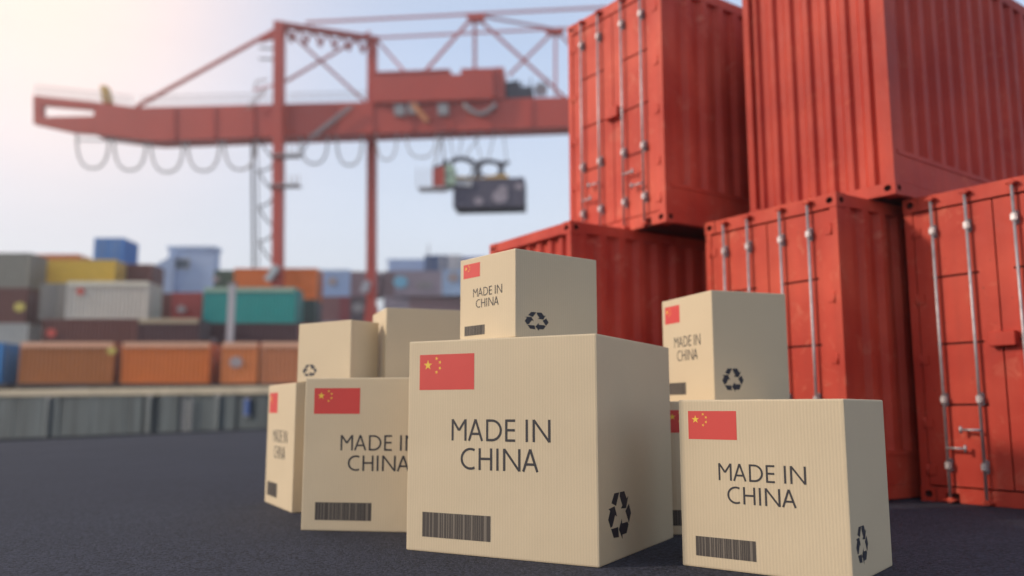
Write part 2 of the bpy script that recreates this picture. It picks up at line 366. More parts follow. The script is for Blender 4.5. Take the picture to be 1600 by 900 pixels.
def red_container(M, th, z0, doors, label, tint=(1, 1, 1)):
    t = R(th); L = Vector((M[0] - CW*math.cos(t), M[1] + CW*math.sin(t), z0))
    root = empty('shipping_container', L, -t, label=label, cat='shipping container', group='red shipping containers stacked by the cartons')
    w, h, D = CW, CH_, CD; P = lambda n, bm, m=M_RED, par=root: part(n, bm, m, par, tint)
    pw = .075
    # posts, rails
    for x0, y0 in ((0, 0), (w-pw, 0), (0, D-pw), (w-pw, D-pw)):
        bm = new(); box(bm, x0, y0, .13, x0+pw, y0+pw, h-.13); P('corner_post', bm)
    for cx, sx in ((0, 1), (w, -1)):
        for cy, sy in ((0, 1), (D, -1)):
            for z in (0, h-.13): P('corner_casting', casting(cx, cy, z, sx, sy), [M_RED, M_HOLE])
    LP = .155*h if doors is not None else .12
    for x0 in (0.003, w-.065-.003):
        bm = new(); box(bm, x0, .135, h-.115, x0+.065, D-.135, h-.004); P('top_rail', bm)
        bm = new(); box(bm, x0, .135, .012, x0+.065, D-.135, .132); box(bm, x0, pw+.002, .134, x0+.065, D-pw-.002, LP-.03)
        xo = x0-.008 if x0 < .5 else x0+.065-.02
        box(bm, xo, pw+.004, LP-.03, xo+.028, D-pw-.004, LP+.012); P('bottom_plate', bm)
    # side walls
    for sgn, xo in ((1, w), (-1, 0)):
        bm = new(); f = lambda s, o, z: Vector((xo + sgn*(o - .006), s, z))
        corrug(bm, f, D-2*.13, LP, h-.115, .264, .045, .13)
        # smooth strip beside the posts
        for y0 in (pw, D-.13):
            box(bm, min(xo-sgn*.006, xo-sgn*.03), y0, LP, max(xo-sgn*.006, xo-sgn*.03), y0+.055, h-.115)
        fixn(bm); P('side_wall', bm)
    bm = new(); box(bm, .07, .05, h-.03, w-.07, D-.05, h-.012); P('roof', bm)
    bm = new(); box(bm, .07, .05, .02, w-.07, D-.05, .10); P('floor', bm, M_HOLE)
    bm = new(); box(bm, .08, D-.05, .1, w-.08, D-.02, h-.1); P('rear_wall', bm)
    if doors:
        # header and sill
        bm = new(); box(bm, .135, .004, h-.13, w-.135, .07, h-.002); P('header', bm)
        bm = new(); zc = .058*h
        f = lambda u, v, o: Vector((u, .004 - o, v)); sx0 = .135; pk = [(.22, .34), (w-.34, w-.22)]
        box(bm, sx0, .004, .004, pk[0][0], .07, .13); box(bm, pk[0][1], .004, .004, pk[1][0], .07, .13); box(bm, pk[1][1], .004, .004, w-sx0, .07, .13)
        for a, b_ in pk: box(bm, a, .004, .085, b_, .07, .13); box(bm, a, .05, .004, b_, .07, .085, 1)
        P('sill', bm, [M_RED, M_HOLE])
        z0d, z1d = .145, h-.148; gap = .007; mid = w/2
        for di, (xa, xb) in enumerate(((pw+.005, mid-gap), (mid+gap, w-pw-.005))):
            lab = None
            bm = new(); rods = [(.175*w, .37*w), (.62*w, .82*w)][di]
            g0, g1 = rods[0]-.055, rods[1]+.055
            zs = [z0d]; 
            for gz in (.308, .503, .722): zs += [gz*h-.010, gz*h+.010]
            zs.append(z1d); xs = [xa, g0, g1, xb]; y0 = .012
            for i in range(3):
                for j in range(len(zs)-1):
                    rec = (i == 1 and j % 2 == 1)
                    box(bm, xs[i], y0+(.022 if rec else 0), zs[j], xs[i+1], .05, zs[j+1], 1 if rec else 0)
            bmesh.ops.remove_doubles(bm, verts=bm.verts[:], dist=1e-6)
            door = P('door', bm, [M_RED, M_HOLE])
            hx = xa-.012 if di == 0 else xb+.012
            for hz in (.88, .655, .455, .25, .10):
                bm = new(); s = 1 if di == 0 else -1
                box(bm, min(hx, hx+s*.075), .002, hz*h-.04, max(hx, hx+s*.075), .012, hz*h+.04)
                tube(bm, [(hx, .002, hz*h-.05), (hx, .002, hz*h+.05)], .013); part('hinge', bm, M_RED, door, tint)
            for ri, rx in enumerate(rods):
                bm = new(); tube(bm, [(rx, -.034, .035), (rx, -.034, h-.035)], .0135, 10); part('lock_rod', bm, M_ROD, door)
                for bz in (.875, .325, .118):
                    bm = new(); box(bm, rx-.027, -.054, bz*h-.036, rx+.027, -.012, bz*h+.036)
                    box(bm, rx-.024, -.012, bz*h-.060, rx+.024, .012, bz*h+.060)
                    bmesh.ops.bevel(bm, geom=bm.edges[:], offset=.011, segments=2, affect='EDGES'); part('rod_bracket', bm, M_ROD, door)
                for kz in (.030, h-.048):
                    bm = new(); box(bm, rx-.045, -.056, kz-.006, rx+.045, .006, kz+.006); box(bm, rx-.02, -.05, kz-.02, rx+.02, .004, kz+.02); part('cam_keeper', bm, M_RED, door, tint)
                s = 1 if ri == 0 else -1; hz = (.172 if ri == 0 else .23)*h
                if di == 1: s, hz = (1, .23*h) if ri == 0 else (-1, .172*h)
                bm = new(); tube(bm, [(rx, -.05, hz), (rx+s*.17, -.055, hz)], .011); tube(bm, [(rx+s*.17, -.055, hz-.03), (rx+s*.17, -.055, hz+.03)], .013)
                part('handle', bm, M_ROD, door)
        bm = new(); box(bm, mid-.085, -.065, .485*h, mid+.135, .012, .530*h)
        bmesh.ops.bevel(bm, geom=bm.edges[:], offset=.006, segments=1, affect='EDGES'); P('lock_box', bm)
    else:
        bm = new(); box(bm, .135, .003, h-.115, w-.135, .06, h-.003); P('header', bm)
        bm = new(); box(bm, .135, .003, .004, w-.135, .06, .115); P('sill', bm)
        bm = new(); f = lambda s, o, z: Vector((s, .050 - o, z))
        corrug(bm, f, w-2*pw, .112, h-.113, .2068, .042, pw); fixn(bm); P('front_wall', bm)
    return root
HC = CH_
red_container((4.558, 6.579), 55.86, 0, True, 'red container standing on the asphalt at the right edge, its doors facing left', (.93, 1, 1))
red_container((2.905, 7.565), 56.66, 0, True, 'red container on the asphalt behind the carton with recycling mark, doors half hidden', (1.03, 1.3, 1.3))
red_container((.605, 8.751), 57.33, 0, False, 'red container on the asphalt behind the topmost centre carton, ribbed blind end to the left', (1.03, 1.2, 1.25))
red_container((1.606, 8.827), 55.16, HC+.004, True, 'red container stacked on top at the left of the pile, doors seen against the sky', (1.12, 1.55, 1.7))  # paler orange tint puts haze and sky glow into the paint
red_container((3.480, 7.652), 52.81, HC+.004, False, 'red container stacked on top at the right, corner towards us, ribbed blind end', (.88, .85, .85))

# ------------------------------------------------------------------ cartons
GLY = {'M': (100, [((7,0),(7,122)), ((7,122),(50,58)), ((50,58),(93,122)), ((93,122),(93,0))]),
       'A': (96, [((5,0),(48,122)), ((48,122),(91,0)), ((20,40),(76,40))]),
       'E': (62, [((7,0),(7,122)), ((7,6),(62,6)), ((7,63),(60,63)), ((7,116),(62,116))]),
       'I': (14, [((7,0),(7,122))]),
       'N': (108, [((7,0),(7,122)), ((7,122),(101,0)), ((101,0),(101,122))]),
       'H': (88, [((7,0),(7,122)), ((81,0),(81,122)), ((7,63),(81,63))]),
       'D': (102, [((7,0),(7,122)), 'D']), 'C': (98, ['C'])}
def arc(cx, cy, rx, ry, a0, a1, n=14): return [(cx + rx*math.cos(R(a0+(a1-a0)*i/n)), cy + ry*math.sin(R(a0+(a1-a0)*i/n))) for i in range(n+1)]
def glyph_polys(ch, x0, sw=14):
    polys = []
    def strip(pts):
        pts = [Vector(p) for p in pts]; l, r_ = [], []
        for i, p in enumerate(pts):
            d = (pts[min(i+1, len(pts)-1)] - pts[max(i-1, 0)]).normalized(); n = Vector((-d.y, d.x))*sw/2
            l.append(p+n); r_.append(p-n)
        for i in range(len(pts)-1): polys.append([l[i], l[i+1], r_[i+1], r_[i]])
    for s in GLY[ch][1]:
        if s == 'D': strip([(7, 115.5), (38, 115.5)] + arc(38, 61, 56, 54.5, 90, -90) + [(7, 6.5)])
        elif s == 'C': strip(arc(66, 61, 58, 55, 62, 298, 20))
        else: strip(s)
    return [[(p.x + x0, max(-2, min(124, p.y))) for p in poly] for poly in polys]
L1 = [('M', 0), ('A', 111), ('D', 228), ('E', 350), ('I', 477), ('N', 520)]
L2 = [('C', 61), ('H', 180), ('I', 294), ('N', 337), ('A', 457)]
random.seed(3)
BARS = []; x = 0.0
for a, b in ((0,.05),(.06,.10),(.115,.15),(.17,.235),(.262,.285),(.295,.31),(.33,.36),(.375,.39),(.405,.43),(.44,.455),(.485,.50),(.51,.54),(.55,.565),(.575,.60),(.63,.66),(.67,.69),(.70,.715),(.745,.76),(.77,.79),(.80,.825),(.835,.85),(.86,.90),(.945,.99)): BARS.append((a, b))
REC = [[(-.60,.20),(-.33,.62),(-.12,.62),(.02,.84),(-.36,.86),(-.70,.36)],
       [(.06,.86),(.40,.86),(.60,.50),(.76,.58),(.55,.14),(.08,.14),(.26,.28),(.10,.56)]]
def rec_polys():
    A = [[(-.42,.86),(-.02,.86),(-.30,.38),(-.66,.52)], [(.04,.86),(.40,.86),(.58,.56),(.72,.64),(.52,.20),(.08,.24),(.22,.34),(.0,.72)]]
    out_ = []
    for k in range(3):
        c, s = math.cos(-2*math.pi*k/3), math.sin(-2*math.pi*k/3)
        for poly in A: out_.append([(x*c - (y-.02)*s, x*s + (y-.02)*c) for x, y in poly])
    return out_
def star(cx, cy, r, rot=0):
    return [(cx + (r if i % 2 == 0 else r*.39)*math.sin(rot + math.pi*i/5), cy + (r if i % 2 == 0 else r*.39)*math.cos(rot + math.pi*i/5)) for i in range(10)]

def carton(M, th, w, d, h, z0, label, left=True, right=True, swap=False, group='cardboard cartons piled on the asphalt'):
    t = R(th); L = Vector((M[0] - w*math.cos(t), M[1] + w*math.sin(t), z0))
    root = empty('cardboard_carton', L, -t, label=label, cat='carton', group=group)
    bm = new(); box(bm, 0, 0, 0, w, d, h); bmesh.ops.bevel(bm, geom=bm.edges[:], offset=min(.009, .012*w), segments=2, profile=.6, affect='EDGES'); part('body', bm, M_CARD, root)
    bm = new(); box(bm, w*.5-.03, .02, h+.0004, w*.5+.03, d-.02, h+.0018); part('tape', bm, M_TAPE, root)
    FL = lambda u, v, o: Vector((u*w, -o, v*h)); FR = lambda u, v, o: Vector((w + o, u*d, v*h))
    if swap: front, side = FR, FL
    else: front, side = FL, FR
    def print_polys(name, polys, f, m, par=root, o0=.0002, o1=.0008):
        bm = new()
        for k, poly in enumerate(polys):
            e = o1 + k*.00002
            a = [bm.verts.new(f(u, v, e)) for u, v in poly]; b = [bm.verts.new(f(u, v, o0)) for u, v in poly]; n = len(a)
            bm.faces.new(a)
            for i in range(n): bm.faces.new((a[i], b[i], b[(i+1)%n], a[(i+1)%n]))
        fixn(bm)
        return part(name, bm, m, par)
    rect = lambda a, b, c, d_: [(a, c), (b, c), (b, d_), (a, d_)]
    if left:
        fl = print_polys('flag_label', [rect(.065, .375, .761, .932)], front, M_FLAG)
        fu, fv = lambda x: .065 + x*.31, lambda y: .761 + y*.171
        big = [(fu(.155 + x*.080), fv(.70 + y*.145)) for x, y in star(0, 0, 1)]
        print_polys('large_star', [big], front, M_STAR, fl, .0009, .0013)
        for cx, cy in ((.315, .885), (.378, .775), (.378, .61), (.315, .50)):
            print_polys('small_star', [[(fu(cx + x*.030), fv(cy + y*.055)) for x, y in star(0, 0, 1, .3)]], front, M_STAR, fl, .0009, .0013)
        for line, v0 in ((L1, .5215), (L2, .389)):
            polys = [[(.252 + px*.521/628, v0 + py*.1/122) for px, py in poly] for ch, x0 in line for poly in glyph_polys(ch, x0)]
            print_polys('lettering', polys, front, M_INK)
        bc = print_polys('barcode', [rect(.093, .467, .069, .184)], front, M_BARB)
        print_polys('barcode_bars', [rect(.093 + a*.374, .093 + b*.374, .070, .183) for a, b in BARS], front, M_BARD, bc, .0009, .0013)
    if right:
        print_polys('recycling_mark', [[(.243 + x*.150, .196 + y*.118) for x, y in p] for p in rec_polys()], side, M_NAVY)
    return root
DH = 1.016
carton((.447, 4.574), 28.6, 1.206, 1.2, 1.202, 0, 'largest carton in front centre, big MADE IN CHINA face, recycling mark on its right side')
carton((1.566, 4.115), 38.1, .865, .656, .852, 0, 'nearest carton on the right, bottom cut by the photo edge, under the stacked pale carton')
carton((-1.726, 6.949), 61.94, .962, .45, DH, 0, 'far left carton standing narrow side on, its print seen very foreshortened', right=False)
carton((-.384, 5.812), 8.48, 1.045, 1.4, DH, 0, 'carton left of the largest one and partly hidden by it, facing us squarely')
carton((1.850, 5.686), 4.63, .900, 1.3, .856, 0, 'mostly hidden carton seen as a sliver between the largest and the nearest right carton')
carton((-1.244, 6.669), 35.97, .611, .30, .473, DH+.003, 'small carton on top at far left, a small recycling mark low on its left face', left=False, swap=True)
carton((-.987, 6.757), 70.53, .589, .688, .579, DH+.003, 'carton on top of the square facing one, just left of the topmost carton', left=False, swap=True)
carton((.020, 4.838), 51.33, .541, .639, .506, 1.205, 'topmost centre carton standing on the largest one, corner towards us')
carton((1.445, 6.213), 70.91, .733, .640, .802, .859, 'upper right carton in front of the red container doors, above the nearest right carton')

# ------------------------------------------------------------------ far containers
_cache = {}
def far_meshes(l, hgt=2.59, wid=2.44):
    k = (round(l, 2), hgt)
    if k in _cache: return _cache[k]
    h = hgt; r_ = {}
    bm = new()
    for x0 in (0, l-.16):
        for y0 in (0, wid-.16): box(bm, x0, y0, 0, x0+.16, y0+.16, h)
    for y0 in (.01, wid-.13): box(bm, .16, y0, h-.13, l-.16, y0+.12, h-.004); box(bm, .16, y0, .004, l-.16, y0+.12, .16)
    for x0 in (.01, l-.13):
        for z0, z1 in ((h-.13, h-.006), (.006, .16)): box(bm, x0, .16, z0, x0+.12, wid-.16, z1)
    r_['frame'] = mesh_from(bm, 'frame', M_PAINT)
    for nm, sg, y0 in (('side_wall', -1, .03), ('side_wall_b', 1, wid-.03)):
        bm = new(); corrug(bm, lambda s, o, z: Vector((s, y0 + sg*o, z)), l-.32, .16, h-.13, .28, .05, .16)
        fixn(bm); r_[nm] = mesh_from(bm, 'side_wall', M_PAINT)
    bm = new(); corrug(bm, lambda s, o, z: Vector((.04 - o, s, z)), wid-.32, .16, h-.13, .28, .04, .16); fixn(bm); r_['end_wall'] = mesh_from(bm, 'end_wall', M_PAINT)
    bm = new(); box(bm, .13, .13, h-.06, l-.13, wid-.13, h-.03); r_['roof'] = mesh_from(bm, 'roof', M_PAINT)
    bm = new(); box(bm, l-.07, .17, .17, l-.02, wid/2-.01, h-.14); r_['door'] = mesh_from(bm, 'door', M_PAINT)
    bm = new(); box(bm, l-.07, wid/2+.01, .17, l-.02, wid-.17, h-.14); r_['door_b'] = mesh_from(bm, 'door', M_PAINT)
    bm = new()
    for y0 in (.45, .85, 1.55, 1.95): tube(bm, [(l+.02, y0, .1), (l+.02, y0, h-.1)], .025, 5)
    r_['lock_rods'] = mesh_from(bm, 'lock_rods', M_GREY)
    _cache[k] = r_; return r_
BLANK = None
def far_box(loc, l, col, label, rz=0, emblems=(), group='containers stacked on the far quay', h=2.59, name='shipping_container', rim=None):
    ms = far_meshes(l, h); root = empty(name, loc, rz, label=label, cat='shipping container', group=group)
    for n, me in ms.items(): link(n.replace('_b', ''), me, root, col)
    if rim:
        bm = new(); box(bm, .02, -.05, h-.30, l-.02, .02, h+.03); part('sunlit_rim', bm, M_PAINT, root, rim)  # pale strip puts the sunlit roof edge into the colour
    for (u, v, rad, m) in emblems:
        bm = new(); c = Vector((u*l, -.03, v*h)); n = 14
        prism(bm, [c + Vector((rad*wob*math.cos(6.2832*i/n), 0, rad*.85*wob*math.sin(6.2832*i/n))) for i in range(n) for wob in (1 + .13*math.sin(2.6*i + u*20),)], Vector((0, .03, 0))); fixn(bm)
        part('emblem', bm, m, root)
    return root
Z0, ZH = 1.86, 2.62
def px_box(x0, x1, Y, row, col, label, end=False, zoff=0, emblems=(), depth=6.06, **k):
    """x0..x1: visible front in the photo at depth Y"""
    z = Z0 + ZH*row + zoff
    ym = 560 - 45*row
    a, b = at(x0, ym, Y), at(x1, ym, Y)
    if end:   # short end towards us: rotate so that local -Y (long side) faces left
        # local +x end (doors) faces the camera: rz = -90deg -> local +x points to -Y
        return far_box((a.x, Y + depth, z), depth, col, label, rz=R(-90), emblems=(), **k)
    return far_box((a.x, Y, z), b.x - a.x, col, label, emblems=emblems, **k)
GOL = (.26, .24, .19); BRN = (.15, .042, .030); LGR = (.46, .46, .43); WHT = (.60, .56, .48); DGR = (.22, .20, .17)
YEL = (.80, .50, .04); ORG = (.66, .17, .025); BLU = (.06, .22, .58); PBL = (.42, .55, .80); GBL = (.30, .35, .46)
TEAL = (.012, .34, .30); DGN = (.022, .055, .050); GRN = (.06, .11, .07); MRN = (.085, .030, .034); RED = (.42, .055, .045); MAU = (.27, .18, .21)
PINK = (.34, .22, .23); SKY = (.32, .50, .66)
# left edge column
px_box(-95, 45, 63, 3, GOL, 'olive grey container on top of the stack at the left edge')
px_box(-95, 41, 63, 2, BRN, 'dark brown container with a yellow spot, second from top at the left edge', emblems=((.93, .45, .42, M_EMY),))
px_box(-95, 44, 63, 1, LGR, 'light grey container low in the stack at the left edge, above the blue one')
px_box(-95, 44, 63, 0, MRN, 'maroon container at the foot of the left edge stack behind the train')
px_box(45, 66, 66, 1, DGR, 'dark grey container end in the gap right of the left edge stack, lower', end=True)
px_box(45, 66, 66, 2, GOL, 'grey container end in the gap left of the white container', end=True)
# white container stack
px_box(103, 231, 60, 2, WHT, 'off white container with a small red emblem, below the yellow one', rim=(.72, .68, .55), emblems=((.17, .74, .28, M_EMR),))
px_box(62, 103, 60.6, 2, DGR, 'dark grey container end added as the darker left end of the off white container', end=True)  # separate container added in place of the white one's own darker end face
px_box(66, 214, 60, 1, BRN, 'brown container with a faint red spot directly under the off white container', emblems=((.10, .62, .35, M_EMR),))
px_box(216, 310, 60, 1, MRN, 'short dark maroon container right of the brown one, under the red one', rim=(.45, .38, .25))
px_box(66, 214, 60, 0, GBL, 'grey blue container at the foot of the off white stack behind the orange train')
px_box(216, 350, 60, 0, BRN, 'brown container at the foot of the stack behind the middle orange wagon')
px_box(47, 179, 66, 3, YEL, 'bright yellow container above the off white one', emblems=((.52, .25, .22, M_DARK),))
px_box(-30, 125, 78, 4, ORG, 'orange container whose roof edge just shows above the yellow one')
px_box(179, 237, 68, 3, BRN, 'chocolate brown container right of the yellow container on the far quay', end=False)
px_box(232, 272, 66, 2, BRN, 'short brown container between the off white one and the red one')
px_box(268, 314, 65.5, 2, RED, 'dull red container end with a pale round mark, left of the teal one', emblems=((.35, .5, .35, M_WHITE),))
px_box(147, 196, 70.4, 4, BLU, 'deep blue container standing alone on top of the stack against the sky', end=True, depth=2.9)
def building(x0, x1, y0, Y, dep, col, label, annex=None, wins=(), mast=None):
    a, b = at(x0, y0, Y), at(x1, y0, Y); w, hh = b.x - a.x, a.z - 1.86
    o = empty('port_building', (a.x, Y, 1.86), label=label, cat='building', group='pale port buildings behind the containers')
    bm = new(); box(bm, 0, 0, 0, w, dep, hh); part('wall', bm, M_PAINT, o, col)
    bm = new(); box(bm, -.15, -.15, hh, w+.15, dep+.15, hh+.25); part('roof', bm, M_PAINT, o, tuple(min(.9, c*1.15) for c in col))
    if annex:
        ax0, ay0, ax1, ay1 = annex; p, q = at(ax0, ay0, Y), at(ax1, ay1, Y)
        bm = new(); prism(bm, [Vector((p.x-a.x, -.4, 0)), Vector((q.x-a.x, -.4, 0)), Vector((q.x-a.x, -.4, q.z-1.86)), Vector((p.x-a.x, -.4, p.z-1.86))], Vector((0, dep, 0))); fixn(bm); part('annex', bm, M_PAINT, o, tuple(c*.9 for c in col))
    for wx, wy, ww, wh in wins:
        p = at(wx, wy, Y); cx, cz = p.x - a.x, p.z - 1.86
        bm = new()
        box(bm, cx-ww-.1, -.10, cz-wh-.1, cx+ww+.1, -.02, cz-wh); box(bm, cx-ww-.1, -.10, cz+wh, cx+ww+.1, -.02, cz+wh+.1)
        box(bm, cx-ww-.1, -.10, cz-wh, cx-ww, -.02, cz+wh); box(bm, cx+ww, -.10, cz-wh, cx+ww+.1, -.02, cz+wh)
        f = part('window', bm, M_PALE, o)
        bm = new(); box(bm, cx-ww, -.06, cz-wh, cx+ww, -.01, cz+wh); part('pane', bm, M_GLASS, f)
    if mast:
        p = at(mast, y0, Y); bm = new(); tube(bm, [(p.x-a.x, 1, hh), (p.x-a.x, 1, hh+2.2)], .08, 6); part('mast', bm, M_GREY, o)
    return o
building(264, 335, 389, 77, 1.6, (.46, .58, .80), 'pale blue port building with a small dark window, right of the deep blue container', annex=(240, 418, 276, 398),
         wins=((285, 412, .6, .38),))
building(606, 700, 408, 101, 10, (.52, .62, .80), 'low pale blue port building behind the far stack right of the right crane leg', wins=((622, 414, .7, .45), (636, 414, .7, .45), (650, 414, .7, .45)), mast=668)
building(500, 545, 424, 104, 10, (.55, .64, .80), 'pale port building just showing over the far stack between the crane legs', wins=((510, 430, .7, .5),))
px_box(335, 366, 71, 3, GRN, 'dark green container end with a pale spot, left of the bright orange container', emblems=((.1, .7, .3, M_WHITE),))
px_box(366, 495, 70, 3, (.78, .19, .02), 'bright orange container behind the foot of the left crane leg')
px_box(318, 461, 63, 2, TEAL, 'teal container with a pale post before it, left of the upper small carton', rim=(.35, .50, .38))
px_box(461, 493, 69.6, 2, DGN, 'very dark green container directly under the right end of the bright orange one')
px_box(318, 464, 63, 1, MRN, 'maroon container with a white round mark directly under the teal one', emblems=((.09, .45, .45, M_WHITE),))
px_box(466, 640, 63.5, 1, RED, 'red container hidden behind the two upper cartons on the left')
px_box(502, 640, 63.4, 0, BLU, 'blue container at ground level under the hidden red one, behind the upper cartons')
px_box(352, 500, 60.5, 0, MRN, 'maroon container at the foot of the teal stack behind the train')
# farther stack right of the crane leg
px_box(494, 549, 88, 4, (.36, .50, .74), 'pale blue striped container on the far stack between the crane legs', emblems=((.5, .6, .5, M_WHITE),))
px_box(549, 594, 88, 4, MAU, 'mauve container end touching the right crane leg from the left')
px_box(598, 618, 88, 4, (.20, .14, .16), 'narrow mauve container end just right of the right crane leg')
px_box(618, 692, 87.5, 4, (.34, .29, .35), 'mauve grey container with a light blue mark, right of the right crane leg', emblems=((.12, .55, .75, M_EMB), (.55, .42, .45, M_GREY), (.7, .42, .45, M_GREY)))
px_box(692, 760, 87, 4, (.42, .58, .80), 'pale blue and white container just left of the topmost carton', emblems=((.25, .7, .6, M_WHITE),))
px_box(612, 664, 96, 5, (.44, .56, .78), 'blue grey container topping the far stack right of the crane leg')
px_box(664, 690, 93, 5, (.07, .13, .27), 'dark blue container end, highest of the far stack right of the crane leg', end=True)
px_box(688, 701, 93, 5, (.6, .6, .62), 'narrow white container end beside the highest dark blue one', end=True)
px_box(701, 760, 94, 5, (.36, .38, .60), 'purple blue container with an orange rim behind the topmost carton')
px_box(494, 532, 88, 3, (.26, .12, .12), 'faded reddish brown container on the far stack right of the dark green one')
px_box(532, 548, 88, 3, (.28, .05, .06), 'narrow red container end on the far stack left of the grey one')
px_box(548, 584, 88, 3, (.11, .085, .10), 'dark mauve grey container on the far stack left of the right crane leg', emblems=((.35, .55, .6, M_GREY),))
px_box(600, 640, 88, 3, (.34, .30, .36), 'pale mauve container low on the far stack right of the crane leg')
px_box(640, 760, 88, 3, PINK, 'beige pink container low on the far stack behind the upper left carton')
px_box(494, 540, 88, 2, (.38, .46, .54), 'pale blue grey container low on the far stack above the upper left carton')
px_box(540, 640, 88, 2, (.22, .04, .045), 'dark red container low on the far stack behind the right crane leg')
px_box(640, 760, 88, 2, (.26, .035, .045), 'dark crimson container seen as a thin line above the upper left cartons')
px_box(494, 620, 88, 1, BRN, 'brown container at the base of the far stack, behind the cartons')
px_box(620, 760, 88, 1, GBL, 'grey container at the base of the far stack, behind the largest carton')
# pale post
p = at(363.5, 600, 60)
o = empty('light_post', (p.x, 59.0, 1.85), label='pale grey post standing in front of the teal container', cat='post')
bm = new(); box(bm, -.22, -.12, 0, .22, .12, 7.5); part('column', bm, M_PALE, o)
bm = new(); box(bm, -.28, -.2, 7.5, .28, .2, 7.62); part('cap', bm, M_GREY, o)
bm = new(); box(bm, -.45, -.4, 0, .45, .4, .25); part('base', bm, M_GREY, o)

# ------------------------------------------------------------------ train
def wagon(x, label):
    root = empty('flat_wagon', (x, 55.4, 1.85), label=label, cat='flat wagon', group='flat wagons of the container train')
    bm = new(); box(bm, 0, .1, .42, 6.75, 2.5, .62); box(bm, 0, .05, .36, 6.75, .14, .60); part('deck', bm, M_WAGON, root)
    for bx in (1.2, 5.5):
        bm = new(); box(bm, bx-.9, .25, .18, bx+.9, .40, .38); box(bm, bx-.3, .25, .30, bx+.3, 2.3, .42); b = part('bogie', bm, M_WAGON, root)
        for wx in (-.55, .55):
            for wy in (.35, 2.1):
                bm = new(); tube(bm, [(bx+wx, wy, .25), (bx+wx, wy+.12, .25)], .25, 16); part('wheel', bm, M_GREY, b)
    for bx in (-.12, 6.75):
        bm = new(); tube(bm, [(bx, 1.0, .5), (bx+.12, 1.0, .5)], .12, 10); tube(bm, [(bx, 1.7, .5), (bx+.12, 1.7, .5)], .12, 10); part('buffer', bm, M_GREY, root)
    return root
TY = 55.4
OR1, OR2, OR3 = (.42, .130, .022), (.68, .165, .018), (.70, .21, .05)
train = [(-145, 1, (.02, .22, .55), 'blue container on the train, cut off by the left edge', ()),
         (30, 176, OR1, 'dull brown orange container on the train, next to the blue one', ((.98, .80, .28, M_EMY),)),
         (190, 327, OR2, 'vivid orange container on the train, second orange one from the left', ()),
         (346, 402, OR3, 'short light orange container with a pale round mark on the train', ((.40, .52, .42, M_WHITE),)),
         (407, 480, (.56, .19, .07), 'light orange container on the train partly behind the left cartons', ())]
for x0, x1, c, lab, em in train:
    a, b = at(x0, 570, TY), at(x1, 570, TY)
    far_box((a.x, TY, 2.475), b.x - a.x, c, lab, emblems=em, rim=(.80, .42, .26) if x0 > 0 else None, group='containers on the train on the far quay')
for i, (x0, lab) in enumerate(((-155, 'flat wagon under the blue container at the left edge'), (22, 'flat wagon under the dull brown orange container'),
                               (186, 'flat wagon under the vivid orange container'), (350, 'flat wagon under the two light orange containers'))):
    wagon(at(x0, 600, TY).x, lab)

# ------------------------------------------------------------------ ship-to-shore crane
pa, pb = at(240, 218, 68.9), at(887, 198, 65.9)
e2 = Vector((pb.x - pa.x, pb.y - pa.y, 0)).normalized(); nb = Vector((-e2.y, e2.x, 0))    # nb points away from the camera
if nb.y < 0: nb = -nb
def cp(px, py, off=0.0):
    d = ray(px, py); o = Vector((0, 0, EYE)); t = ((pa + nb*off) - o).dot(nb) / d.dot(nb)
    return o + d*t
g = cp(437, 440); g.z = 1.85
crane = empty('gantry_crane', g, 0, label='tall red port gantry crane with a long boom and hanging cable loops', cat='crane')
inv = Matrix.Translation(-g)
def cpart(name, bm, m=M_CRANE):
    fixn(bm); me = mesh_from(bm, name, m); me.transform(inv); return link(name, me, crane)
def poly(name, pts, off0, off1, m=M_CRANE):
    bm = new(); prism(bm, [cp(x, y, off0) for x, y in pts], nb*(off1-off0)); return cpart(name, bm, m)
def rod(name, a, b, w, m=M_CRANE, h=None):
    bm = new(); bar(bm, cp(*a), cp(*b), w, h, up=nb); return cpart(name, bm, m)
poly('boom_tip', [(52,149),(146,159),(146,171),(66,164),(66,183),(146,181),(146,209),(115,207),(52,193)], .6, 1.1)
poly('boom', [(146.5,159),(215,168),(900,151),(1130,144),(1130,190),(900,197.5),(240,220),(215,218),(146.5,209)], .6, 2.6)
# stiffener ribs on the boom web
for x in range(270, 890, 62):
    yt, yb = 168 - (x-215)*.0248 , 219 - (x-240)*.0333
    if 428 < x < 450: continue
    poly('stiffener', [(x, yt+1), (x+3, yt+1), (x+3, yb-1), (x, yb-1)], .5, .6)
poly('boom_rail', [(240,219),(900,197),(900,199.5),(240,221.5)], 1.2, 2.0)
# legs
top1, base1 = cp(437, 36, 0), cp(437, 440, 0)
bm = new(); bar(bm, top1, Vector((base1.x, base1.y, 6)), .78, .78, up=nb); cpart('leg', bm)
bm = new(); a = Vector((base1.x, base1.y, 7.6))
prism(bm, [a + e2*-.45, a + e2*.45, Vector((a.x, a.y, 1.86)) + e2*1.15, Vector((a.x, a.y, 1.86)) + e2*-1.15], nb*1.0); cpart('leg_foot', bm)
top2, base2 = cp(582, 60, 3.3), cp(582, 440, 3.3)
bm = new(); bar(bm, top2, Vector((base2.x, base2.y, 7.2)), .72, .72, up=nb); cpart('leg', bm)
bm = new(); a = Vector((base2.x, base2.y, 9.2)) - nb*.5
prism(bm, [a + e2*-.42, a + e2*.42, Vector((a.x, a.y, 6)) + e2*.66, Vector((a.x, a.y, 1.86)) + e2*.9, Vector((a.x, a.y, 1.86)) - e2*.9, Vector((a.x, a.y, 6)) - e2*.66], nb*1.0); cpart('leg_foot', bm)
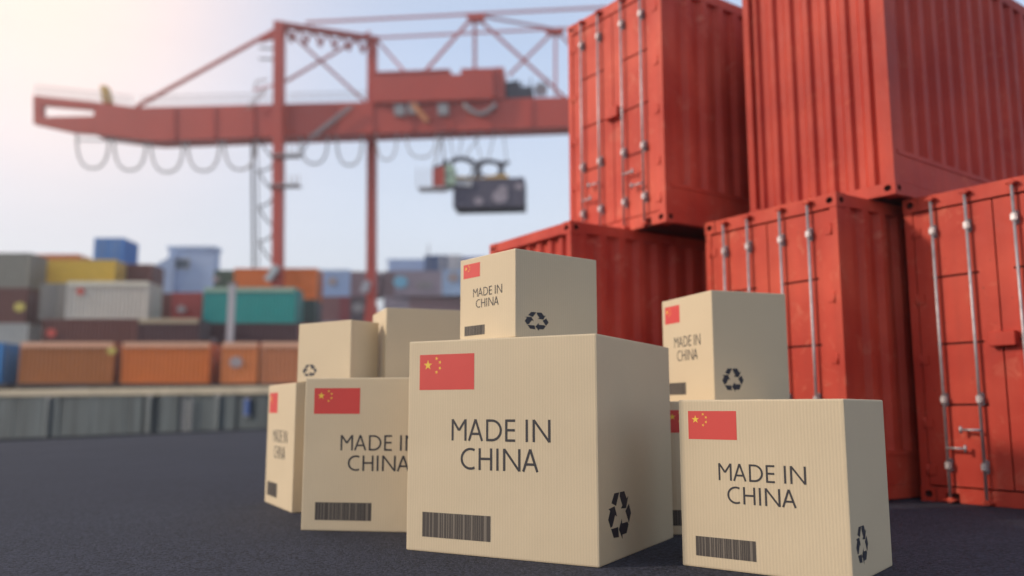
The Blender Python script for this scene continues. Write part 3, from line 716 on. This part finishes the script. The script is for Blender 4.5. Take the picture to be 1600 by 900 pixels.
# top cross beam with scalloped lower edge
bm = new(); bar(bm, cp(428, 37, 0), cp(592, 62, 3.3), .55, .38); cpart('cross_beam', bm)
n = 7
for i in range(n):
    f0, f1 = .03 + i/n*.95, .03 + (i+1)/n*.95
    A, B = cp(428, 37, 0).lerp(cp(592, 62, 3.3), f0), cp(428, 37, 0).lerp(cp(592, 62, 3.3), f1)
    bm = new(); pts = []
    for k in range(9):
        t_ = k/8; p = A.lerp(B, t_); p.z -= .22 + 1.15*(1 - math.sin(math.pi*t_))
        pts.append(p)
    tube(bm, pts, .13, 6)
    cpart('scallop_brace', bm)
poly('gusset_plate', [(405,64),(436,37),(436,56)], -.2, .2)
rod('tie_rod', (213,167,.8), (432,46,0), .26)
rod('diagonal_brace', (447,46,.2), (578,166,2.8), .20); rod('diagonal_brace', (447,127,.2), (578,50,3.2), .18)
# rear frame
rod('top_tie', (478,35,0), (740,22,0), .16); rod('top_tie', (740,22,0), (1135,2,0), .16)
rod('top_tie', (592,59,3.3), (865,45,3.3), .15); rod('top_tie', (865,45,3.3), (1135,37,3.3), .15)
rod('cross_tie', (745,24,0), (868,46,3.3), .16)
poly('peak_plate', [(728,20),(758,20),(755,31),(731,31)], -.3, .3); poly('peak_plate', [(850,43),(882,43),(878,52),(856,52)], 3.0, 3.6)
rod('diagonal_brace', (736,30,0), (664,112,1.0), .20); rod('post_brace', (742,30,0), (742,108,1.0), .22)
rod('diagonal_brace', (748,30,0), (882,152,1.0), .20)
rod('diagonal_brace', (862,52,3.3), (795,118,2.6), .18); rod('post_brace', (868,52,3.3), (868,150,2.6), .20)
rod('diagonal_brace', (874,52,3.3), (960,149,2.6), .18)
rod('diagonal_brace', (592,66,3.3), (632,112,2.6), .18)
# machinery house
def slab(name, pts, o0, o1, m=M_CRANE): return poly(name, pts, o0, o1, m)
slab('machinery_house', [(583,115),(703,110),(703,116),(720,116),(720,107),(770,106),(771,154),(583,160)], .1, 4.4)
slab('house_end', [(771,105),(787,105),(789,153),(771.6,154)], .4, 4.2)
slab('house_roof', [(583,112),(703,107.5),(703,110),(583,114.7)], 0, 4.5)
slab('winch_housing', [(790,128),(812,126),(813,136),(832,134),(834,152),(790,153)], .8, 3.2, M_DARK)
for k in range(5):
    rod('winch_mast', (800+k*13, 152, 1.0+k*.3), (804+k*13, 122+6*(k % 2), 1.0+k*.3), .10, M_DARK)
bm = new(); tube(bm, [cp(845,140,1.2), cp(845,140,2.6)], .55, 14); cpart('winch_drum', bm, M_PALE)
for x, y in ((624, 171), (645, 168), (692, 170)):
    slab('inspection_box', [(x-8,y-8),(x+8,y-8),(x+8,y+9),(x-8,y+9)], .25, .6, M_GREY)
rod('hydraulic_strut', (645,163,.3), (668,190,.3), .42, mat('orange_strut_paint', (.55,.20,.07), .5))
bm = new(); tube(bm, [cp(725+ 50*i/12, 163 + 15*math.sin(math.pi*i/12), .3) for i in range(13)], .17, 8); cpart('drag_chain', bm, M_GREY)
# stairs on the boom
for dx in (0, 7): rod('stair_stringer', (484+dx,214,.25), (546+dx,166,.25), .10, M_GREY)
for i in range(10): rod('stair_tread', (484+6.2*i,212-4.8*i,.2), (493+6.2*i,212-4.8*i,.2), .12, M_GREY)
for dx in (0, 6): rod('stair_stringer', (384+dx,170,.3), (412+dx,138,.3), .08, M_RAIL)
rod('lamp_arm', (396,141,.4), (432,132,.2), .12); rod('lamp_arm', (396,141,.4), (402,126,.4), .10, M_RAIL); rod('lamp_arm', (400,128,.4), (418,124,.4), .10, M_RAIL)
for y in (75, 92): rod('lamp_bracket', (405,y,0), (433,y+1,0), .14, M_GREY)
slab('boom_lamp', [(156,134),(164,133),(166,142),(172,160),(160,160),(158,145)], 1.0, 1.8, M_YEL)
# hand rails
def rail(xs, y_of, h, off):
    bm = new(); prev = None
    for x in xs:
        a, b = cp(x, y_of(x), off), cp(x, y_of(x)-h, off); bar(bm, a, b, .045)
        if prev: bar(bm, prev, b, .045); bar(bm, prev.lerp(pa_, .5), b.lerp(a, .5), .04)
        prev, pa_ = b, a
    cpart('handrail', bm, M_RAIL)
rail(range(56, 216, 10), lambda x: 150 + (x-52)*.112, 17, .8)
rail(range(222, 430, 10), lambda x: 168 - (x-215)*.0248, 17, .8)
rail(range(452, 575, 10), lambda x: 168 - (x-215)*.0248, 16, .8)
# festoon loops
def loop(x0, x1, y0, dy, r=.10, off=.9, m=M_CABLE):
    bm = new(); pts = []
    for k in range(19):
        t_ = math.pi*k/18; u = -math.cos(t_); u = math.copysign(abs(u)**.8, u)
        pts.append(cp((x0+x1)/2 + (x1-x0)/2*u, y0 + dy*math.sin(t_)**.75, off))
    tube(bm, pts, r, 7); cpart('festoon_cable', bm, m)
for i, x0 in enumerate((120, 178, 236, 293, 350)): loop(x0, x0+50, 214 + (0, 3, 6, 4, 2)[i] - 3, 52)
loop(470, 512, 212, 44, .09); loop(526, 566, 210, 48, .09); loop(588, 620, 208, 42, .07); loop(635, 682, 206, 40, .07)
rod('trolley_rail', (118,219,.9), (232,221,.9), .12, M_CABLE)
# stair tower beside left leg
rod('ladder_mast', (394,214,1.4), (396,418,1.4), .17, M_DARK); rod('ladder_mast', (402,214,2.0), (404,418,2.0), .09, M_DARK)
ys = [214, 248, 266, 300, 322, 356, 376, 412]
for i in range(7):
    a, b = ((403, ys[i]), (434, ys[i+1])) if i % 2 == 0 else ((434, ys[i]), (403, ys[i+1]))
    bm = new(); pts = [cp(a[0] + (b[0]-a[0])*k/8, a[1] + (b[1]-a[1])*k/8 + 7*math.sin(math.pi*k/8), 1.0) for k in range(9)]; tube(bm, pts, .08, 6); cpart('service_stair', bm, M_DARK)
for y in (241, 288): 
    slab('platform', [(420,y),(466,y-1),(466,y+1.5),(420,y+2.5)], -.7, .2, M_GREY)
    for x in (452, 460, 467): rod('platform_post', (x,y,-.7), (x,y-14,-.7), .07, M_RAIL)
rod('platform_brace', (468,243,0), (486,216,.3), .13, M_GREY)
bm = new(); a = cp(415, 430, -.9); prism(bm, [cp(412,436,-.9), cp(428,412,-.9), cp(436,418,-.9), cp(420,440,-.9)], nb*.5); cpart('cable_reel_guard', bm, M_PALE)
slab('leg_cabinet', [(567,440),(577,438),(573,456),(562,456)], 1.9, 2.6, M_PALE)

# operator cab
c0 = cp(683, 277, .5)
cab = empty('operator_cab', c0, 0, label='small red crane operator cab hanging under the boom, left of the lifted container', cat='crane cab')
def rel(o, name, bm, m): fixn(bm); me = mesh_from(bm, name, m); me.transform(Matrix.Translation(-o.location)); return link(name, me, o)
def rpoly(o, name, pts, a, b, m): bm = new(); prism(bm, [cp(x, y, a) for x, y in pts], nb*(b-a)); return rel(o, name, bm, m)
rpoly(cab, 'cab_body', [(676,265),(694,259),(694,290),(676,291)], -.4, 1.6, M_CRANE)
rpoly(cab, 'cab_window', [(694.5,258),(708,257),(708,272),(694.5,273)], -.3, 1.5, M_GREEN)
rpoly(cab, 'cab_window', [(694.5,275),(711,274),(711,288),(694.5,288)], -.3, 1.5, M_GREEN)
rpoly(cab, 'cab_roof', [(676,264),(697,257),(700,252),(693,246),(690,256),(676,261)], -.3, 1.5, M_DARK)
rpoly(cab, 'cab_platform', [(652,292),(696,291),(696,293.5),(652,294)], -.5, .8, M_PALE)
for x in (652, 662, 672): bm = new(); bar(bm, cp(x, 292, -.5), cp(x, 262, -.5), .07); rel(cab, 'platform_post', bm, M_RAIL)
bm = new(); bar(bm, cp(694,246,.5), cp(690,210,1.0), .12); bar(bm, cp(678,262,.5), cp(692,205,1.0), .12); rel(cab, 'hanger', bm, M_GREY)

# spreader with sheaves, hanging from ropes
s0 = cp(750, 270, 1.0)
sp_ = empty('container_spreader', s0, 0, label='dark and yellow crane spreader hanging on ropes above the slate container', cat='spreader')
for (a, b) in (((724,203),(716,252)), ((738,203),(755,254)), ((774,202),(762,254)), ((786,202),(792,258)), ((700,204),(710,250)), ((757,203),(722,250))):
    bm = new(); bar(bm, cp(*a, 1.2), cp(*b, 1.2), .09); rel(sp_, 'rope', bm, M_CABLE)
bm = new(); tube(bm, [cp(x, y, 1.0) for x, y in ((703,252),(712,248),(722,247),(733,249),(745,256),(752,252),(764,251),(778,254),(792,256),(795,252))], .15, 8); rel(sp_, 'head_beam', bm, M_DARK)
for x0, x1, y0, y1 in ((742,750,252,278), (779,786,254,276)):
    rpoly(sp_, 'column', [(x0-2,y0),(x1+2,y0),(x1,y1-8),(x1+4,y1),(x0-4,y1),(x0,y1-8)], .7, 1.3, M_DARK)
bm = new(); tube(bm, [cp(721 + 18*math.cos(6.2832*k/20), 265 + 15*math.sin(6.2832*k/20), 1.0) for k in range(21)], .085, 6, cap=False); rel(sp_, 'sheave_ring', bm, M_DARK)
bm = new(); tube(bm, [cp(765 + 17*math.cos(6.2832*k/20), 265 + 11*math.sin(6.2832*k/20), 1.0) for k in range(21)], .085, 6, cap=False); rel(sp_, 'sheave_ring', bm, M_DARK)
rpoly(sp_, 'main_beam', [(704,274),(742,277),(815,283),(815,287),(742,283),(704,279)], .2, 2.2, M_YEL)
rpoly(sp_, 'counterweight', [(756,276),(793,272),(794,285),(758,284)], .5, 1.8, M_YEL)
rpoly(sp_, 'gear_case', [(708,281),(738,283),(737,291),(712,290)], -.1, .5, M_PALE)
for x in (712, 812):
    bm = new(); bar(bm, cp(x, 276, .2), cp(x, 283, .2), .12); rel(sp_, 'twist_lock', bm, M_DARK)
# lifted container
a, b = cp(708, 324, 0), cp(819, 327, 0)
h_ = cp(708, 279, 0).z - a.z
rz = math.atan2(b.y - a.y, b.x - a.x)
far_box(a, (b - a).xy.length, (.085, .075, .115), 'slate grey container with pale marks hanging from the crane', rz=rz,
        emblems=((.36, .20, .36, M_MARK), (.66, .34, .62, M_MARK), (.70, .58, .40, M_MARK), (.93, .68, .30, M_MARK)), group=None, h=2.3)
# ------------------------------------------------------------------ haze
bm = new(); box(bm, -900, -900, -4.5, 900, 900, 40)
hz = bpy.data.materials.new('haze'); hz.use_nodes = True; ht = hz.node_tree; ht.nodes.clear()
ho = ht.nodes.new('ShaderNodeOutputMaterial'); pv = ht.nodes.new('ShaderNodeVolumePrincipled')
pv.inputs['Color'].default_value = (.95, .94, .95, 1); pv.inputs['Density'].default_value = .0014; pv.inputs['Anisotropy'].default_value = .7
ht.links.new(pv.outputs[0], ho.inputs['Volume'])
tag(part('haze', bm, hz), kind='stuff', label='thin pale harbour haze in the air')
bpy.context.view_layer.update()
